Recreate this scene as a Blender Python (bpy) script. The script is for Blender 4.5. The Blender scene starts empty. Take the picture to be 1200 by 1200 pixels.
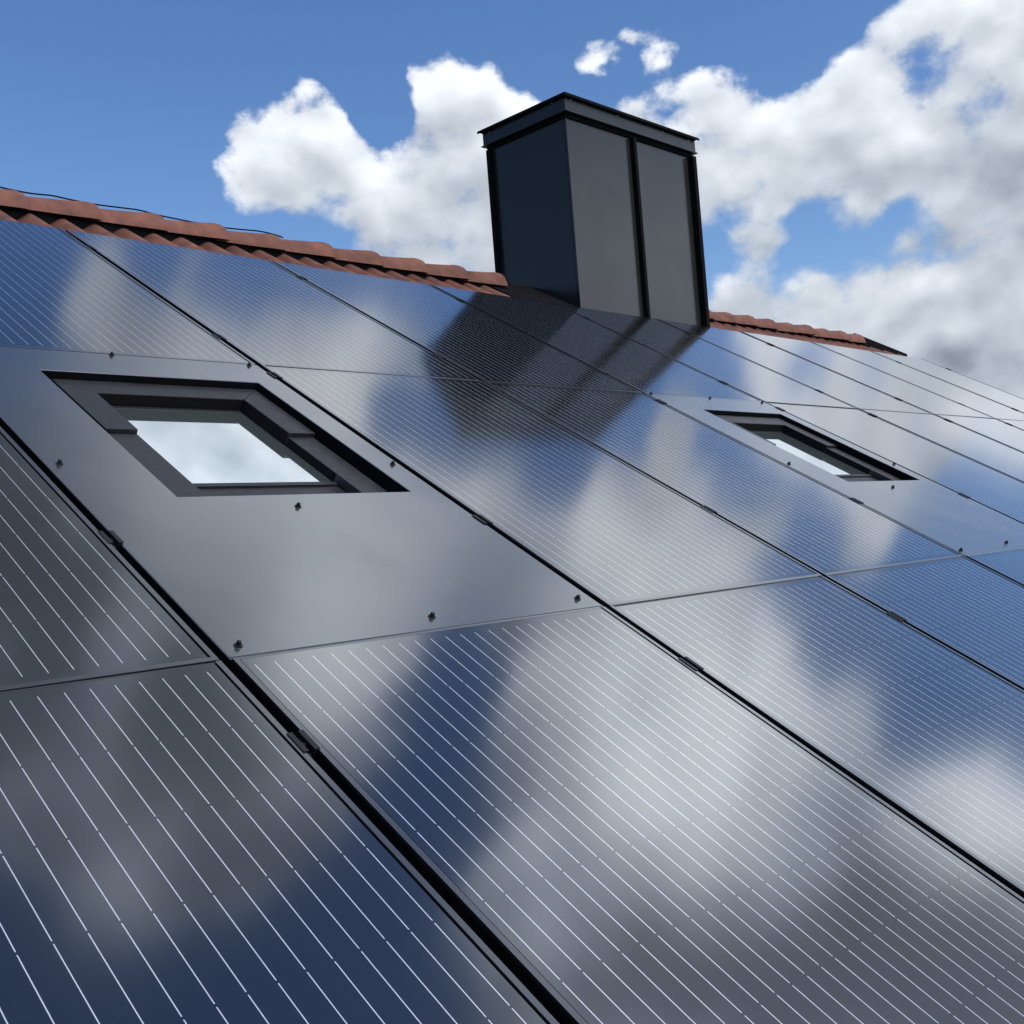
import bpy, bmesh, math, random
import numpy as np
from mathutils import Matrix, Vector

random.seed(7)
S = bpy.context.scene
COL = S.collection
R = math.radians
PITCH = R(30.0)
COSP, SINP = math.cos(PITCH), math.sin(PITCH)

# ------------------------------------------------------------------ camera
cam = bpy.data.cameras.new("camera")
cam_o = bpy.data.objects.new("camera", cam)
COL.objects.link(cam_o)
rx = Vector((0.704664, -0.705623, -0.074468))
ry = Vector((0.030572, -0.074660, 0.996740))
rz = Vector((-0.708883, -0.704643, -0.031038))
m = Matrix((rx, ry, rz)).transposed().to_4x4()
m.translation = Vector((0.0, -SINP, COSP))          # one metre off the glass
cam_o.matrix_world = m
cam.sensor_width = 36.0
cam.lens = 39.11
cam.clip_start = 0.02
cam.clip_end = 5000.0
S.camera = cam_o

# ------------------------------------------------------------------ render settings
S.view_settings.view_transform = 'Standard'
S.view_settings.look = 'None'
S.view_settings.exposure = 0.5
S.view_settings.gamma = 1.0
S.view_settings.use_curve_mapping = False
S.render.engine = 'CYCLES'
S.cycles.use_denoising = True
S.cycles.max_bounces = 8
S.cycles.sample_clamp_indirect = 6.0

SUN_AZ, SUN_EL = R(-78.0), R(50.0)
SUN_DIR = Vector((math.cos(SUN_EL) * math.cos(SUN_AZ), math.cos(SUN_EL) * math.sin(SUN_AZ), math.sin(SUN_EL)))

# ------------------------------------------------------------------ sky with broken cumulus
# heaps of cloud: direction (x, y, z), angular radius, amount (negative opens a hole); then the cover of the higher sky
HEAPS = [
    (0.513, 0.790, 0.337, 0.042, 0.80), (0.540, 0.775, 0.327, 0.061, 0.90), (0.573, 0.747, 0.336, 0.058, 0.90), (0.555, 0.749, 0.361, 0.037, 0.85),
    (0.648, 0.664, 0.373, 0.065, 0.95), (0.631, 0.684, 0.365, 0.046, 0.80), (0.670, 0.639, 0.377, 0.054, 0.90), (0.645, 0.694, 0.319, 0.092, 0.95),
    (0.623, 0.728, 0.287, 0.092, 0.90), (0.681, 0.637, 0.361, 0.054, 0.85), (0.682, 0.672, 0.290, 0.084, 0.90), (0.588, 0.753, 0.296, 0.054, 0.70),
    (0.549, 0.779, 0.304, 0.038, 0.50), (0.676, 0.691, 0.256, 0.061, 0.70), (0.584, 0.763, 0.276, 0.031, 0.55), (0.589, 0.713, 0.380, 0.032, -0.80),
    (0.534, 0.798, 0.279, 0.027, -0.35), (0.691, 0.609, 0.390, 0.035, -0.30), (0.721, 0.590, 0.362, 0.035, -0.30), (0.711, 0.582, 0.394, 0.012, 0.55),
    (0.715, 0.575, 0.398, 0.012, 0.58), (0.718, 0.569, 0.401, 0.014, 0.56), (0.721, 0.563, 0.405, 0.012, 0.55), (0.724, 0.556, 0.407, 0.014, 0.56),
    (0.727, 0.551, 0.410, 0.012, 0.55), (0.731, 0.545, 0.411, 0.014, 0.55), (0.734, 0.539, 0.413, 0.012, 0.53), (0.738, 0.531, 0.416, 0.014, 0.53),
    (0.740, 0.523, 0.422, 0.011, 0.44), (0.750, 0.521, 0.408, 0.012, 0.49), (0.753, 0.524, 0.398, 0.012, 0.53), (0.750, 0.532, 0.393, 0.011, 0.49),
    (0.743, 0.536, 0.400, 0.011, 0.48), (0.752, 0.554, 0.357, 0.025, 0.60), (0.790, 0.500, 0.354, 0.058, 0.95), (0.804, 0.467, 0.368, 0.046, 0.85),
    (0.828, 0.436, 0.352, 0.058, 0.90), (0.787, 0.528, 0.319, 0.046, 0.85), (0.814, 0.496, 0.301, 0.100, 1.00), (0.856, 0.425, 0.295, 0.107, 1.00),
    (0.879, 0.355, 0.319, 0.092, 0.95), (0.877, 0.316, 0.362, 0.084, 0.95), (0.846, 0.376, 0.377, 0.038, 0.65), (0.824, 0.406, 0.396, 0.023, 0.55),
    (0.909, 0.317, 0.272, 0.084, 0.95), (0.850, 0.456, 0.263, 0.061, 0.85), (0.891, 0.381, 0.246, 0.069, 0.90), (0.919, 0.333, 0.210, 0.054, 0.85),
    (0.830, 0.391, 0.398, 0.023, -0.40), (0.863, 0.364, 0.349, 0.023, -0.34), (0.842, 0.385, 0.379, 0.019, -0.30), (0.866, 0.346, 0.360, 0.014, -0.25),
    (0.889, 0.332, 0.314, 0.031, -0.30), (0.816, 0.429, 0.388, 0.035, -0.40), (0.787, 0.470, 0.400, 0.046, -0.50), (0.861, 0.453, 0.231, 0.046, -0.55),
    (0.885, 0.400, 0.237, 0.031, -0.50), (0.830, 0.515, 0.216, 0.046, -0.30), (0.816, 0.519, 0.256, 0.031, -0.30), (0.827, 0.505, 0.246, 0.038, 0.95),
    (0.819, 0.523, 0.235, 0.023, 0.60), (0.843, 0.477, 0.249, 0.027, 0.50), (0.870, 0.440, 0.222, 0.046, 0.38), (0.833, 0.519, 0.191, 0.050, 0.85),
    (0.868, 0.468, 0.166, 0.069, 0.95), (0.887, 0.420, 0.191, 0.058, 0.90), (0.899, 0.387, 0.206, 0.054, 0.85), (0.915, 0.370, 0.161, 0.084, 1.00),
    (0.925, 0.339, 0.170, 0.069, 1.00), (0.932, 0.346, 0.109, 0.069, 1.00), (0.916, 0.326, 0.235, 0.031, 0.90),
]
OVERHEAD = [
    (0.359, 0.680, 0.639, 0.00, 0.20), (0.384, 0.666, 0.640, 0.00, 0.20), (0.405, 0.652, 0.641, 1.00, 0.73), (0.403, 0.635, 0.659, 1.00, 0.28),
    (0.426, 0.637, 0.642, 1.00, 0.62), (0.446, 0.617, 0.649, 1.00, 0.83), (0.368, 0.635, 0.680, 0.00, 0.20), (0.355, 0.652, 0.670, 0.00, 0.20),
    (0.450, 0.636, 0.627, 0.00, 0.20), (0.470, 0.605, 0.643, 1.00, 0.47), (0.501, 0.590, 0.633, 1.00, 0.15), (0.455, 0.654, 0.604, 0.00, 0.20),
    (0.498, 0.627, 0.599, 0.00, 0.20), (0.480, 0.637, 0.604, 1.00, 0.80), (0.529, 0.612, 0.588, 0.00, 0.20), (0.548, 0.590, 0.593, 1.00, 0.65),
    (0.531, 0.580, 0.617, 1.00, 0.24), (0.579, 0.567, 0.585, 1.00, 0.29), (0.609, 0.552, 0.569, 1.00, 0.00), (0.605, 0.567, 0.559, 1.00, 0.35),
    (0.616, 0.535, 0.578, 1.00, 0.00), (0.639, 0.536, 0.552, 1.00, 0.71), (0.589, 0.590, 0.553, 0.00, 0.20), (0.631, 0.561, 0.537, 0.00, 0.20),
    (0.558, 0.607, 0.566, 0.00, 0.20), (0.624, 0.574, 0.531, 0.00, 0.20), (0.660, 0.541, 0.522, 0.00, 0.20), (0.638, 0.544, 0.545, 1.00, 0.58),
    (0.601, 0.579, 0.551, 0.00, 0.20), (0.563, 0.541, 0.625, 1.00, 0.00), (0.594, 0.520, 0.614, 1.00, 0.00), (0.606, 0.500, 0.618, 1.00, 0.00),
    (0.630, 0.495, 0.599, 0.00, 0.20), (0.645, 0.461, 0.610, 0.00, 0.20), (0.653, 0.472, 0.592, 0.00, 0.20), (0.636, 0.456, 0.622, 1.00, 0.00),
    (0.665, 0.429, 0.611, 1.00, 0.41), (0.676, 0.398, 0.620, 1.00, 0.00), (0.698, 0.386, 0.603, 1.00, 0.00), (0.691, 0.363, 0.625, 1.00, 0.00),
    (0.709, 0.404, 0.577, 1.00, 0.68), (0.720, 0.410, 0.559, 0.00, 0.20), (0.736, 0.388, 0.555, 0.00, 0.20), (0.688, 0.436, 0.581, 0.00, 0.20),
    (0.676, 0.423, 0.603, 0.00, 0.20), (0.735, 0.357, 0.577, 1.00, 0.21), (0.761, 0.346, 0.549, 1.00, 0.00), (0.754, 0.324, 0.571, 1.00, 0.00),
    (0.779, 0.307, 0.547, 1.00, 0.00), (0.789, 0.326, 0.520, 1.00, 0.37), (0.806, 0.286, 0.518, 1.00, 0.15), (0.827, 0.256, 0.501, 1.00, 0.11),
    (0.846, 0.232, 0.480, 0.00, 0.20), (0.781, 0.351, 0.517, 1.00, 0.61), (0.761, 0.414, 0.500, 0.00, 0.20), (0.780, 0.382, 0.495, 0.00, 0.20),
    (0.803, 0.365, 0.471, 1.00, 0.59), (0.808, 0.336, 0.484, 1.00, 0.57), (0.821, 0.344, 0.456, 0.00, 0.20), (0.838, 0.305, 0.453, 0.00, 0.20),
    (0.829, 0.343, 0.441, 0.00, 0.20), (0.860, 0.277, 0.427, 0.00, 0.20), (0.872, 0.240, 0.426, 0.00, 0.20), (0.852, 0.266, 0.450, 1.00, 0.65),
    (0.896, 0.214, 0.388, 1.00, 0.00), (0.886, 0.212, 0.411, 1.00, 0.58), (0.907, 0.188, 0.376, 0.00, 0.20), (0.849, 0.301, 0.434, 0.00, 0.20),
    (0.841, 0.283, 0.461, 1.00, 0.64), (0.865, 0.221, 0.450, 0.00, 0.20), (0.829, 0.404, 0.387, 0.00, 0.20), (0.822, 0.394, 0.410, 0.00, 0.20),
    (0.835, 0.377, 0.400, 0.00, 0.20), (0.845, 0.384, 0.372, 1.00, 0.07), (0.858, 0.355, 0.371, 1.00, 0.09), (0.847, 0.366, 0.385, 1.00, 0.24),
    (0.868, 0.350, 0.351, 1.00, 0.00), (0.882, 0.335, 0.332, 1.00, 0.00), (0.899, 0.299, 0.320, 1.00, 0.00), (0.916, 0.274, 0.293, 1.00, 0.11),
    (0.927, 0.251, 0.280, 1.00, 0.00), (0.897, 0.279, 0.342, 1.00, 0.34), (0.915, 0.246, 0.321, 1.00, 0.56), (0.928, 0.210, 0.309, 0.00, 0.20),
    (0.936, 0.173, 0.305, 0.00, 0.20), (0.934, 0.223, 0.278, 1.00, 0.07), (0.880, 0.315, 0.354, 1.00, 0.00), (0.867, 0.330, 0.374, 1.00, 0.00),
    (0.900, 0.312, 0.303, 1.00, 0.00), (0.918, 0.284, 0.278, 1.00, 0.00), (0.885, 0.276, 0.375, 1.00, 0.09), (0.860, 0.329, 0.391, 1.00, 0.00),
    (0.914, 0.205, 0.350, 0.00, 0.20), (0.927, 0.175, 0.333, 0.00, 0.20), (0.934, 0.183, 0.306, 0.00, 0.20), (0.903, 0.231, 0.362, 1.00, 0.38),
    (0.362, 0.605, 0.709, 0.00, 0.20), (0.386, 0.610, 0.692, 0.00, 0.20), (0.440, 0.597, 0.670, 1.00, 0.54), (0.502, 0.579, 0.642, 1.00, 0.31),
    (0.551, 0.551, 0.627, 1.00, 0.18), (0.411, 0.550, 0.727, 1.00, 0.73), (0.386, 0.578, 0.719, 1.00, 0.75), (0.470, 0.461, 0.753, 1.00, 0.62),
    (0.531, 0.432, 0.729, 1.00, 0.49), (0.593, 0.419, 0.687, 1.00, 0.00), (0.635, 0.406, 0.657, 1.00, 0.00), (0.676, 0.398, 0.620, 1.00, 0.16),
    (0.615, 0.376, 0.693, 1.00, 0.18), (0.572, 0.382, 0.726, 1.00, 0.17), (0.663, 0.379, 0.646, 1.00, 0.31), (0.697, 0.360, 0.620, 1.00, 1.00),
    (0.706, 0.328, 0.628, 1.00, 1.00), (0.685, 0.353, 0.637, 1.00, 1.00), (0.726, 0.308, 0.614, 1.00, 0.50), (0.661, 0.346, 0.666, 1.00, 0.47),
    (0.624, 0.449, 0.639, 1.00, 0.00), (0.528, 0.387, 0.756, 1.00, 0.64), (0.422, 0.500, 0.756, 1.00, 0.78), (0.455, 0.427, 0.781, 1.00, 0.78),
    (0.472, 0.544, 0.694, 1.00, 0.00), (0.509, 0.520, 0.686, 1.00, 0.00), (0.552, 0.487, 0.677, 1.00, 0.00), (0.534, 0.529, 0.660, 1.00, 0.00),
    (0.576, 0.465, 0.672, 1.00, 0.02), (0.453, 0.567, 0.688, 1.00, 0.00), (0.490, 0.503, 0.712, 1.00, 0.00), (0.521, 0.480, 0.706, 1.00, 0.05),
    (0.530, 0.346, 0.774, 1.00, 0.25), (0.560, 0.333, 0.758, 1.00, 0.21), (0.597, 0.323, 0.734, 1.00, 0.05), (0.627, 0.319, 0.710, 1.00, 0.61),
    (0.669, 0.314, 0.673, 0.00, 0.20), (0.650, 0.304, 0.697, 0.00, 0.20), (0.702, 0.289, 0.651, 1.00, 0.93), (0.720, 0.256, 0.645, 1.00, 0.06),
    (0.746, 0.247, 0.618, 1.00, 0.32), (0.721, 0.227, 0.654, 1.00, 0.00), (0.747, 0.217, 0.628, 1.00, 0.11), (0.702, 0.217, 0.678, 1.00, 0.68),
    (0.685, 0.256, 0.682, 0.00, 0.20), (0.660, 0.249, 0.709, 0.00, 0.20), (0.626, 0.267, 0.733, 0.00, 0.20), (0.597, 0.281, 0.751, 1.00, 0.64),
    (0.581, 0.296, 0.758, 1.00, 0.30), (0.599, 0.252, 0.760, 1.00, 0.87), (0.630, 0.215, 0.747, 0.00, 0.20), (0.664, 0.203, 0.720, 0.00, 0.20),
    (0.684, 0.184, 0.706, 1.00, 0.86), (0.718, 0.178, 0.673, 1.00, 0.50), (0.750, 0.172, 0.639, 1.00, 0.09), (0.772, 0.178, 0.610, 1.00, 0.21),
    (0.767, 0.130, 0.628, 1.00, 0.00), (0.802, 0.127, 0.584, 1.00, 0.07), (0.785, 0.095, 0.613, 1.00, 0.00), (0.747, 0.115, 0.654, 1.00, 0.20),
    (0.716, 0.121, 0.688, 1.00, 0.53), (0.822, 0.089, 0.563, 1.00, 0.33), (0.834, 0.048, 0.550, 1.00, 0.75), (0.847, 0.021, 0.531, 1.00, 0.95),
    (0.800, 0.046, 0.598, 1.00, 0.36), (0.768, 0.055, 0.638, 1.00, 0.35), (0.817, 0.010, 0.576, 1.00, 0.49), (0.810, -0.036, 0.585, 1.00, 0.73),
    (0.839, -0.031, 0.544, 1.00, 0.93), (0.861, -0.036, 0.507, 1.00, 0.77), (0.864, -0.069, 0.498, 1.00, 0.85), (0.876, -0.096, 0.473, 1.00, 0.89),
    (0.836, -0.073, 0.544, 1.00, 0.96), (0.853, -0.125, 0.507, 1.00, 1.00), (0.802, -0.081, 0.592, 1.00, 1.00), (0.781, -0.013, 0.624, 1.00, 0.83),
    (0.773, -0.059, 0.631, 1.00, 0.98), (0.748, 0.010, 0.663, 1.00, 0.71), (0.730, 0.052, 0.682, 1.00, 0.56), (0.700, 0.028, 0.714, 1.00, 0.89),
    (0.716, -0.019, 0.697, 1.00, 1.00), (0.689, 0.086, 0.720, 1.00, 0.64), (0.684, 0.111, 0.721, 1.00, 0.42), (0.660, 0.089, 0.746, 1.00, 0.94),
    (0.673, 0.052, 0.738, 1.00, 0.56), (0.654, 0.158, 0.740, 0.00, 0.20), (0.629, 0.157, 0.761, 0.00, 0.20), (0.609, 0.204, 0.767, 0.00, 0.20),
    (0.593, 0.191, 0.782, 0.00, 0.20), (0.665, 0.130, 0.735, 1.00, 0.72), (0.651, 0.022, 0.759, 1.00, 1.00), (0.676, -0.007, 0.737, 1.00, 0.95),
    (0.783, 0.249, 0.569, 1.00, 0.13), (0.810, 0.229, 0.540, 1.00, 0.08), (0.836, 0.221, 0.502, 1.00, 0.09), (0.819, 0.193, 0.540, 1.00, 0.00),
    (0.838, 0.170, 0.518, 1.00, 0.00), (0.843, 0.144, 0.519, 1.00, 0.00), (0.827, 0.157, 0.539, 1.00, 0.03), (0.823, 0.218, 0.525, 1.00, 0.57),
    (0.866, 0.187, 0.465, 0.00, 0.20), (0.876, 0.148, 0.459, 0.00, 0.20), (0.859, 0.143, 0.491, 0.00, 0.20), (0.867, 0.099, 0.488, 1.00, 0.44),
    (0.866, 0.078, 0.493, 1.00, 0.65), (0.849, 0.094, 0.519, 1.00, 0.22), (0.883, 0.083, 0.462, 0.00, 0.20), (0.879, 0.050, 0.474, 0.00, 0.20),
    (0.893, 0.050, 0.447, 0.00, 0.20), (0.864, 0.036, 0.503, 1.00, 0.48), (0.875, 0.009, 0.483, 1.00, 0.28), (0.892, 0.006, 0.451, 1.00, 0.00),
    (0.898, -0.022, 0.440, 1.00, 0.00), (0.885, -0.031, 0.465, 1.00, 0.00), (0.892, -0.061, 0.448, 1.00, 0.11), (0.908, 0.003, 0.419, 0.00, 0.20),
    (0.906, 0.035, 0.421, 0.00, 0.20), (0.880, 0.179, 0.440, 0.00, 0.20), (0.908, 0.133, 0.397, 0.00, 0.20), (0.918, 0.093, 0.386, 0.00, 0.20),
    (0.932, 0.115, 0.344, 0.00, 0.20), (0.362, 0.556, 0.748, 1.00, 1.00), (0.374, 0.530, 0.761, 1.00, 1.00), (0.361, 0.504, 0.784, 1.00, 0.82),
    (0.384, 0.486, 0.785, 1.00, 0.90), (0.409, 0.492, 0.769, 1.00, 0.97), (0.364, 0.455, 0.812, 1.00, 1.00), (0.393, 0.435, 0.810, 1.00, 1.00),
    (0.418, 0.439, 0.795, 1.00, 0.82), (0.447, 0.405, 0.798, 1.00, 0.97), (0.437, 0.440, 0.784, 1.00, 0.85), (0.379, 0.414, 0.828, 1.00, 1.00),
    (0.465, 0.392, 0.794, 1.00, 0.97), (0.362, 0.356, 0.862, 1.00, 1.00), (0.398, 0.356, 0.845, 1.00, 1.00), (0.448, 0.352, 0.822, 1.00, 1.00),
    (0.485, 0.344, 0.804, 1.00, 1.00), (0.357, 0.313, 0.880, 1.00, 1.00), (0.392, 0.306, 0.867, 1.00, 0.99), (0.430, 0.305, 0.850, 1.00, 1.00),
    (0.467, 0.304, 0.830, 1.00, 0.97), (0.504, 0.296, 0.811, 1.00, 0.88), (0.523, 0.253, 0.814, 1.00, 0.76), (0.490, 0.247, 0.836, 1.00, 0.73),
    (0.457, 0.240, 0.856, 1.00, 0.75), (0.425, 0.234, 0.875, 1.00, 0.84), (0.399, 0.264, 0.878, 1.00, 0.95), (0.362, 0.265, 0.893, 1.00, 1.00),
    (0.439, 0.208, 0.874, 1.00, 0.94), (0.524, 0.225, 0.821, 1.00, 0.87), (0.340, 0.236, 0.910, 0.00, 0.20), (0.378, 0.214, 0.901, 1.00, 1.00),
    (0.405, 0.190, 0.895, 1.00, 1.00), (0.468, 0.195, 0.862, 1.00, 1.00), (0.513, 0.202, 0.834, 1.00, 1.00), (0.551, 0.198, 0.811, 1.00, 1.00),
    (0.557, 0.167, 0.814, 0.00, 0.20), (0.519, 0.143, 0.842, 0.00, 0.20), (0.575, 0.115, 0.810, 0.00, 0.20), (0.484, 0.126, 0.866, 0.00, 0.20),
    (0.459, 0.152, 0.876, 0.00, 0.20), (0.425, 0.141, 0.894, 0.00, 0.20), (0.394, 0.136, 0.909, 0.00, 0.20), (0.370, 0.166, 0.914, 0.00, 0.20),
    (0.547, 0.081, 0.833, 0.00, 0.20), (0.585, 0.082, 0.807, 0.00, 0.20), (0.600, 0.052, 0.798, 0.00, 0.20), (0.328, 0.196, 0.924, 0.00, 0.20),
    (0.518, 0.089, 0.851, 0.00, 0.20),
]
_rng = random.Random(21)
REST = []
ADDED_LOW_SE = [(math.cos(R(a)) * math.cos(R(e)), math.sin(R(a)) * math.cos(R(e)), math.sin(R(e)), 0.09, v)  # added low clouds out of view, placed to brighten the chimney's front face
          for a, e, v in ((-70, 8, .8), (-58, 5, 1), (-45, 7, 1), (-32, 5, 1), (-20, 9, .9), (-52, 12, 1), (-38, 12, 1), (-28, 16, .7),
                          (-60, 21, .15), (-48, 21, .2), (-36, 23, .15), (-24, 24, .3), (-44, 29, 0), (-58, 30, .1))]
for _ in range(150):
    az, el = _rng.uniform(0, 360), math.degrees(math.asin(_rng.uniform(0.03, 1.0)))
    d = Vector((math.cos(R(az)) * math.cos(R(el)), math.sin(R(az)) * math.cos(R(el)), math.sin(R(el))))
    if (az < 92 or az > 335) and el < 74:
        continue
    if 100 < az < 185 and el < 45:  # cloudless gap added out of view to keep the chimney's left face dark
        continue
    if min((d - Vector(b[:3])).length for b in HEAPS + OVERHEAD) < 0.10:
        continue
    REST.append((*d, _rng.uniform(0.08, 0.16), _rng.choice((0.0, 0.1, 0.35, 0.65, 0.8))))

def nn(nt, kind, **kw):
    n = nt.nodes.new(kind)
    for k, v in kw.items():
        setattr(n, k, v)
    return n


def val(sock, v):
    sock.default_value = v


def math_node(nt, op, a, b=None, c=None, clamp=False):
    n = nn(nt, 'ShaderNodeMath', operation=op, use_clamp=clamp)
    for i, x in enumerate((a, b, c)):
        if x is None:
            continue
        if isinstance(x, (int, float)):
            n.inputs[i].default_value = x
        else:
            nt.links.new(x, n.inputs[i])
    return n.outputs[0]


def smooth(nt, x, a, b, lo=0.0, hi=1.0):
    n = nn(nt, 'ShaderNodeMapRange', interpolation_type='SMOOTHSTEP')
    nt.links.new(x, n.inputs[0])
    n.inputs[1].default_value = a
    n.inputs[2].default_value = b
    n.inputs[3].default_value = lo
    n.inputs[4].default_value = hi
    return n.outputs[0]


def cloud_field():
    """how much cloud stands in each direction, and how much of it lies towards the sun (a generated lookup map)"""
    Wd, Ht = 1080, 540
    vv, uu = np.meshgrid((np.arange(Ht) + 0.5) / Ht, (np.arange(Wd) + 0.5) / Wd, indexing='ij')
    el = (vv - 0.5) * math.pi
    az = -(uu - 0.5) * 2 * math.pi
    D = np.stack([np.cos(el) * np.cos(az), np.cos(el) * np.sin(az), np.sin(el)], -1).astype(np.float32)
    half = Ht // 2 - 8
    Du = D[half:].reshape(-1, 3)

    def field(P):
        low = np.zeros(len(P), np.float32)
        for x, y, z, r, a in HEAPS:
            c = np.array((x, y, z), np.float32)
            d = np.sqrt(np.maximum(0, ((P - c) ** 2).sum(1)))
            w = np.clip(1.2 - d / (1.2 * r), 0, 1)
            w = w * w * (3 - 2 * w)
            if a < 0:
                low = low + a * w
            else:
                k = 0.12
                h = np.maximum(k - np.abs(low - a * w), 0) / k
                low = np.where((w > 0), np.maximum(low, a * w) + h * h * h * k / 6, low)
        num = np.zeros(len(P), np.float32)
        den = np.full(len(P), 0.02, np.float32)
        for x, y, z, r, a in REST + ADDED_LOW_SE:
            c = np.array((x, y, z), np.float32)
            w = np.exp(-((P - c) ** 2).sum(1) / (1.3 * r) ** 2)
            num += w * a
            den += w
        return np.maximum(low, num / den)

    F0 = field(Du)
    off = np.array((SUN_DIR.x * 0.45, SUN_DIR.y * 0.45, SUN_DIR.z + 0.5), np.float32)
    off /= np.linalg.norm(off)
    G = np.zeros_like(F0)
    for k in range(1, 5):
        q = Du + off * (0.026 * k)
        q /= np.linalg.norm(q, axis=1, keepdims=True)
        G += np.clip(field(q) - 0.22, 0, 1)
    G = 0.62 * (1 - np.exp(-1.25 * G / (4 * 0.75)))
    # the higher sky, known cloud by cloud: cover and greyness
    num, shd = np.zeros_like(F0), np.zeros_like(F0)
    den, near = np.full(len(F0), 1e-4, np.float32), np.zeros_like(F0)
    for x, y, z, cov, sh in OVERHEAD:
        c = np.array((x, y, z), np.float32)
        d2 = ((Du - c) ** 2).sum(1)
        w = np.exp(-d2 / 0.024 ** 2)
        num += w * cov
        shd += w * sh
        den += w
        near = np.maximum(near, np.exp(-d2 / 0.075 ** 2))
    near = np.clip(near * 1.6, 0, 1)
    low_sky = np.clip((F0 - 0.2) * 3, 0, 1) * np.clip((0.40 - Du[:, 2]) / 0.06, 0, 1)
    near = near * (1 - low_sky)
    F0 = F0 * (1 - near) + near * num / den
    G = G * (1 - near) + near * shd / den
    amp = 0.80 * (1 - near) + 0.50 * near
    buf = np.zeros((Ht, Wd, 4), np.float32)
    for k, ch in enumerate((F0, G, amp)):
        buf[half:, :, k] = ch.reshape(-1, Wd)
    buf[..., 3] = 1
    img = bpy.data.images.new("cloud_field", Wd, Ht, alpha=False, float_buffer=True, is_data=True)
    img.pixels.foreach_set(buf.ravel())
    img.pack()
    return img


def noise_group(detail):
    g = bpy.data.node_groups.new("cloud_billows", 'ShaderNodeTree')
    g.interface.new_socket("Direction", in_out='INPUT', socket_type='NodeSocketVector')
    g.interface.new_socket("Amount", in_out='OUTPUT', socket_type='NodeSocketFloat')
    gi, go = g.nodes.new('NodeGroupInput'), g.nodes.new('NodeGroupOutput')
    mp = nn(g, 'ShaderNodeMapping')
    mp.inputs['Scale'].default_value = (1.0, 1.0, 1.35)
    g.links.new(gi.outputs[0], mp.inputs[0])
    a = nn(g, 'ShaderNodeTexNoise', noise_dimensions='3D')
    g.links.new(mp.outputs[0], a.inputs['Vector'])
    val(a.inputs['Scale'], 9.0); val(a.inputs['Detail'], detail); val(a.inputs['Roughness'], 0.62)
    b = nn(g, 'ShaderNodeTexVoronoi', feature='F1')
    g.links.new(mp.outputs[0], b.inputs['Vector'])
    val(b.inputs['Scale'], 18.0); val(b.inputs['Detail'], 2.0 if detail > 4 else 0.0); val(b.inputs['Roughness'], 0.5)
    fa = math_node(g, 'MULTIPLY_ADD', a.outputs[0], 2.0, -1.0)
    fb = math_node(g, 'MULTIPLY_ADD', b.outputs['Distance'], -1.1, 0.46)
    s = math_node(g, 'ADD', math_node(g, 'MULTIPLY', fa, 1.0), math_node(g, 'MULTIPLY', fb, 0.28))
    g.links.new(s, go.inputs[0])
    return g


world = bpy.data.worlds.new("World")
S.world = world
world.use_nodes = True
wt = world.node_tree
wt.nodes.clear()
tc = nn(wt, 'ShaderNodeTexCoord')
sky = nn(wt, 'ShaderNodeTexSky', sky_type='NISHITA')
sky.sun_disc = False
sky.sun_elevation = SUN_EL
sky.sun_rotation = math.atan2(SUN_DIR.x, SUN_DIR.y)
sky.air_density = 1.0
sky.dust_density = 0.6
sky.ozone_density = 2.0
SKY_STRENGTH = 0.104
# ragged outlines: bend the lookup a little
warp = nn(wt, 'ShaderNodeTexNoise')
val(warp.inputs['Scale'], 9.0); val(warp.inputs['Detail'], 4.0)
wt.links.new(tc.outputs['Generated'], warp.inputs['Vector'])
wv = nn(wt, 'ShaderNodeVectorMath', operation='MULTIPLY_ADD')
wt.links.new(warp.outputs['Color'], wv.inputs[0])
wv.inputs[1].default_value = (0.075, 0.075, 0.075)
wv.inputs[2].default_value = (-0.0375, -0.0375, -0.0375)
wa = nn(wt, 'ShaderNodeVectorMath', operation='ADD')
wt.links.new(tc.outputs['Generated'], wa.inputs[0])
wt.links.new(wv.outputs[0], wa.inputs[1])
off = Vector((SUN_DIR.x * 0.45, SUN_DIR.y * 0.45, SUN_DIR.z + 0.5)).normalized() * 0.022
wo2 = nn(wt, 'ShaderNodeVectorMath', operation='ADD')
wt.links.new(tc.outputs['Generated'], wo2.inputs[0])
wo2.inputs[1].default_value = off
NG, NL = noise_group(8.0), noise_group(2.5)


def use(group, vec):
    n = nn(wt, 'ShaderNodeGroup')
    n.node_tree = group
    wt.links.new(vec, n.inputs[0])
    return n.outputs[0]


env = nn(wt, 'ShaderNodeTexEnvironment', projection='EQUIRECTANGULAR', interpolation='Cubic')
env.image = cloud_field()
wt.links.new(wa.outputs[0], env.inputs[0])
es = nn(wt, 'ShaderNodeSeparateColor')
wt.links.new(env.outputs[0], es.inputs[0])
n0, nl0, n1 = use(NG, tc.outputs['Generated']), use(NL, tc.outputs['Generated']), use(NL, wo2.outputs[0])
d0 = math_node(wt, 'ADD', math_node(wt, 'ADD', es.outputs[0], -0.42), math_node(wt, 'MULTIPLY', n0, es.outputs[2]))
# crisp heads, soft bases
soft = nn(wt, 'ShaderNodeMapRange', interpolation_type='SMOOTHSTEP')
wt.links.new(d0, soft.inputs[0])
soft.inputs[1].default_value = -0.09
wt.links.new(math_node(wt, 'MULTIPLY_ADD', es.outputs[1], 0.35, 0.13), soft.inputs[2])
alpha = soft.outputs[0]
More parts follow.
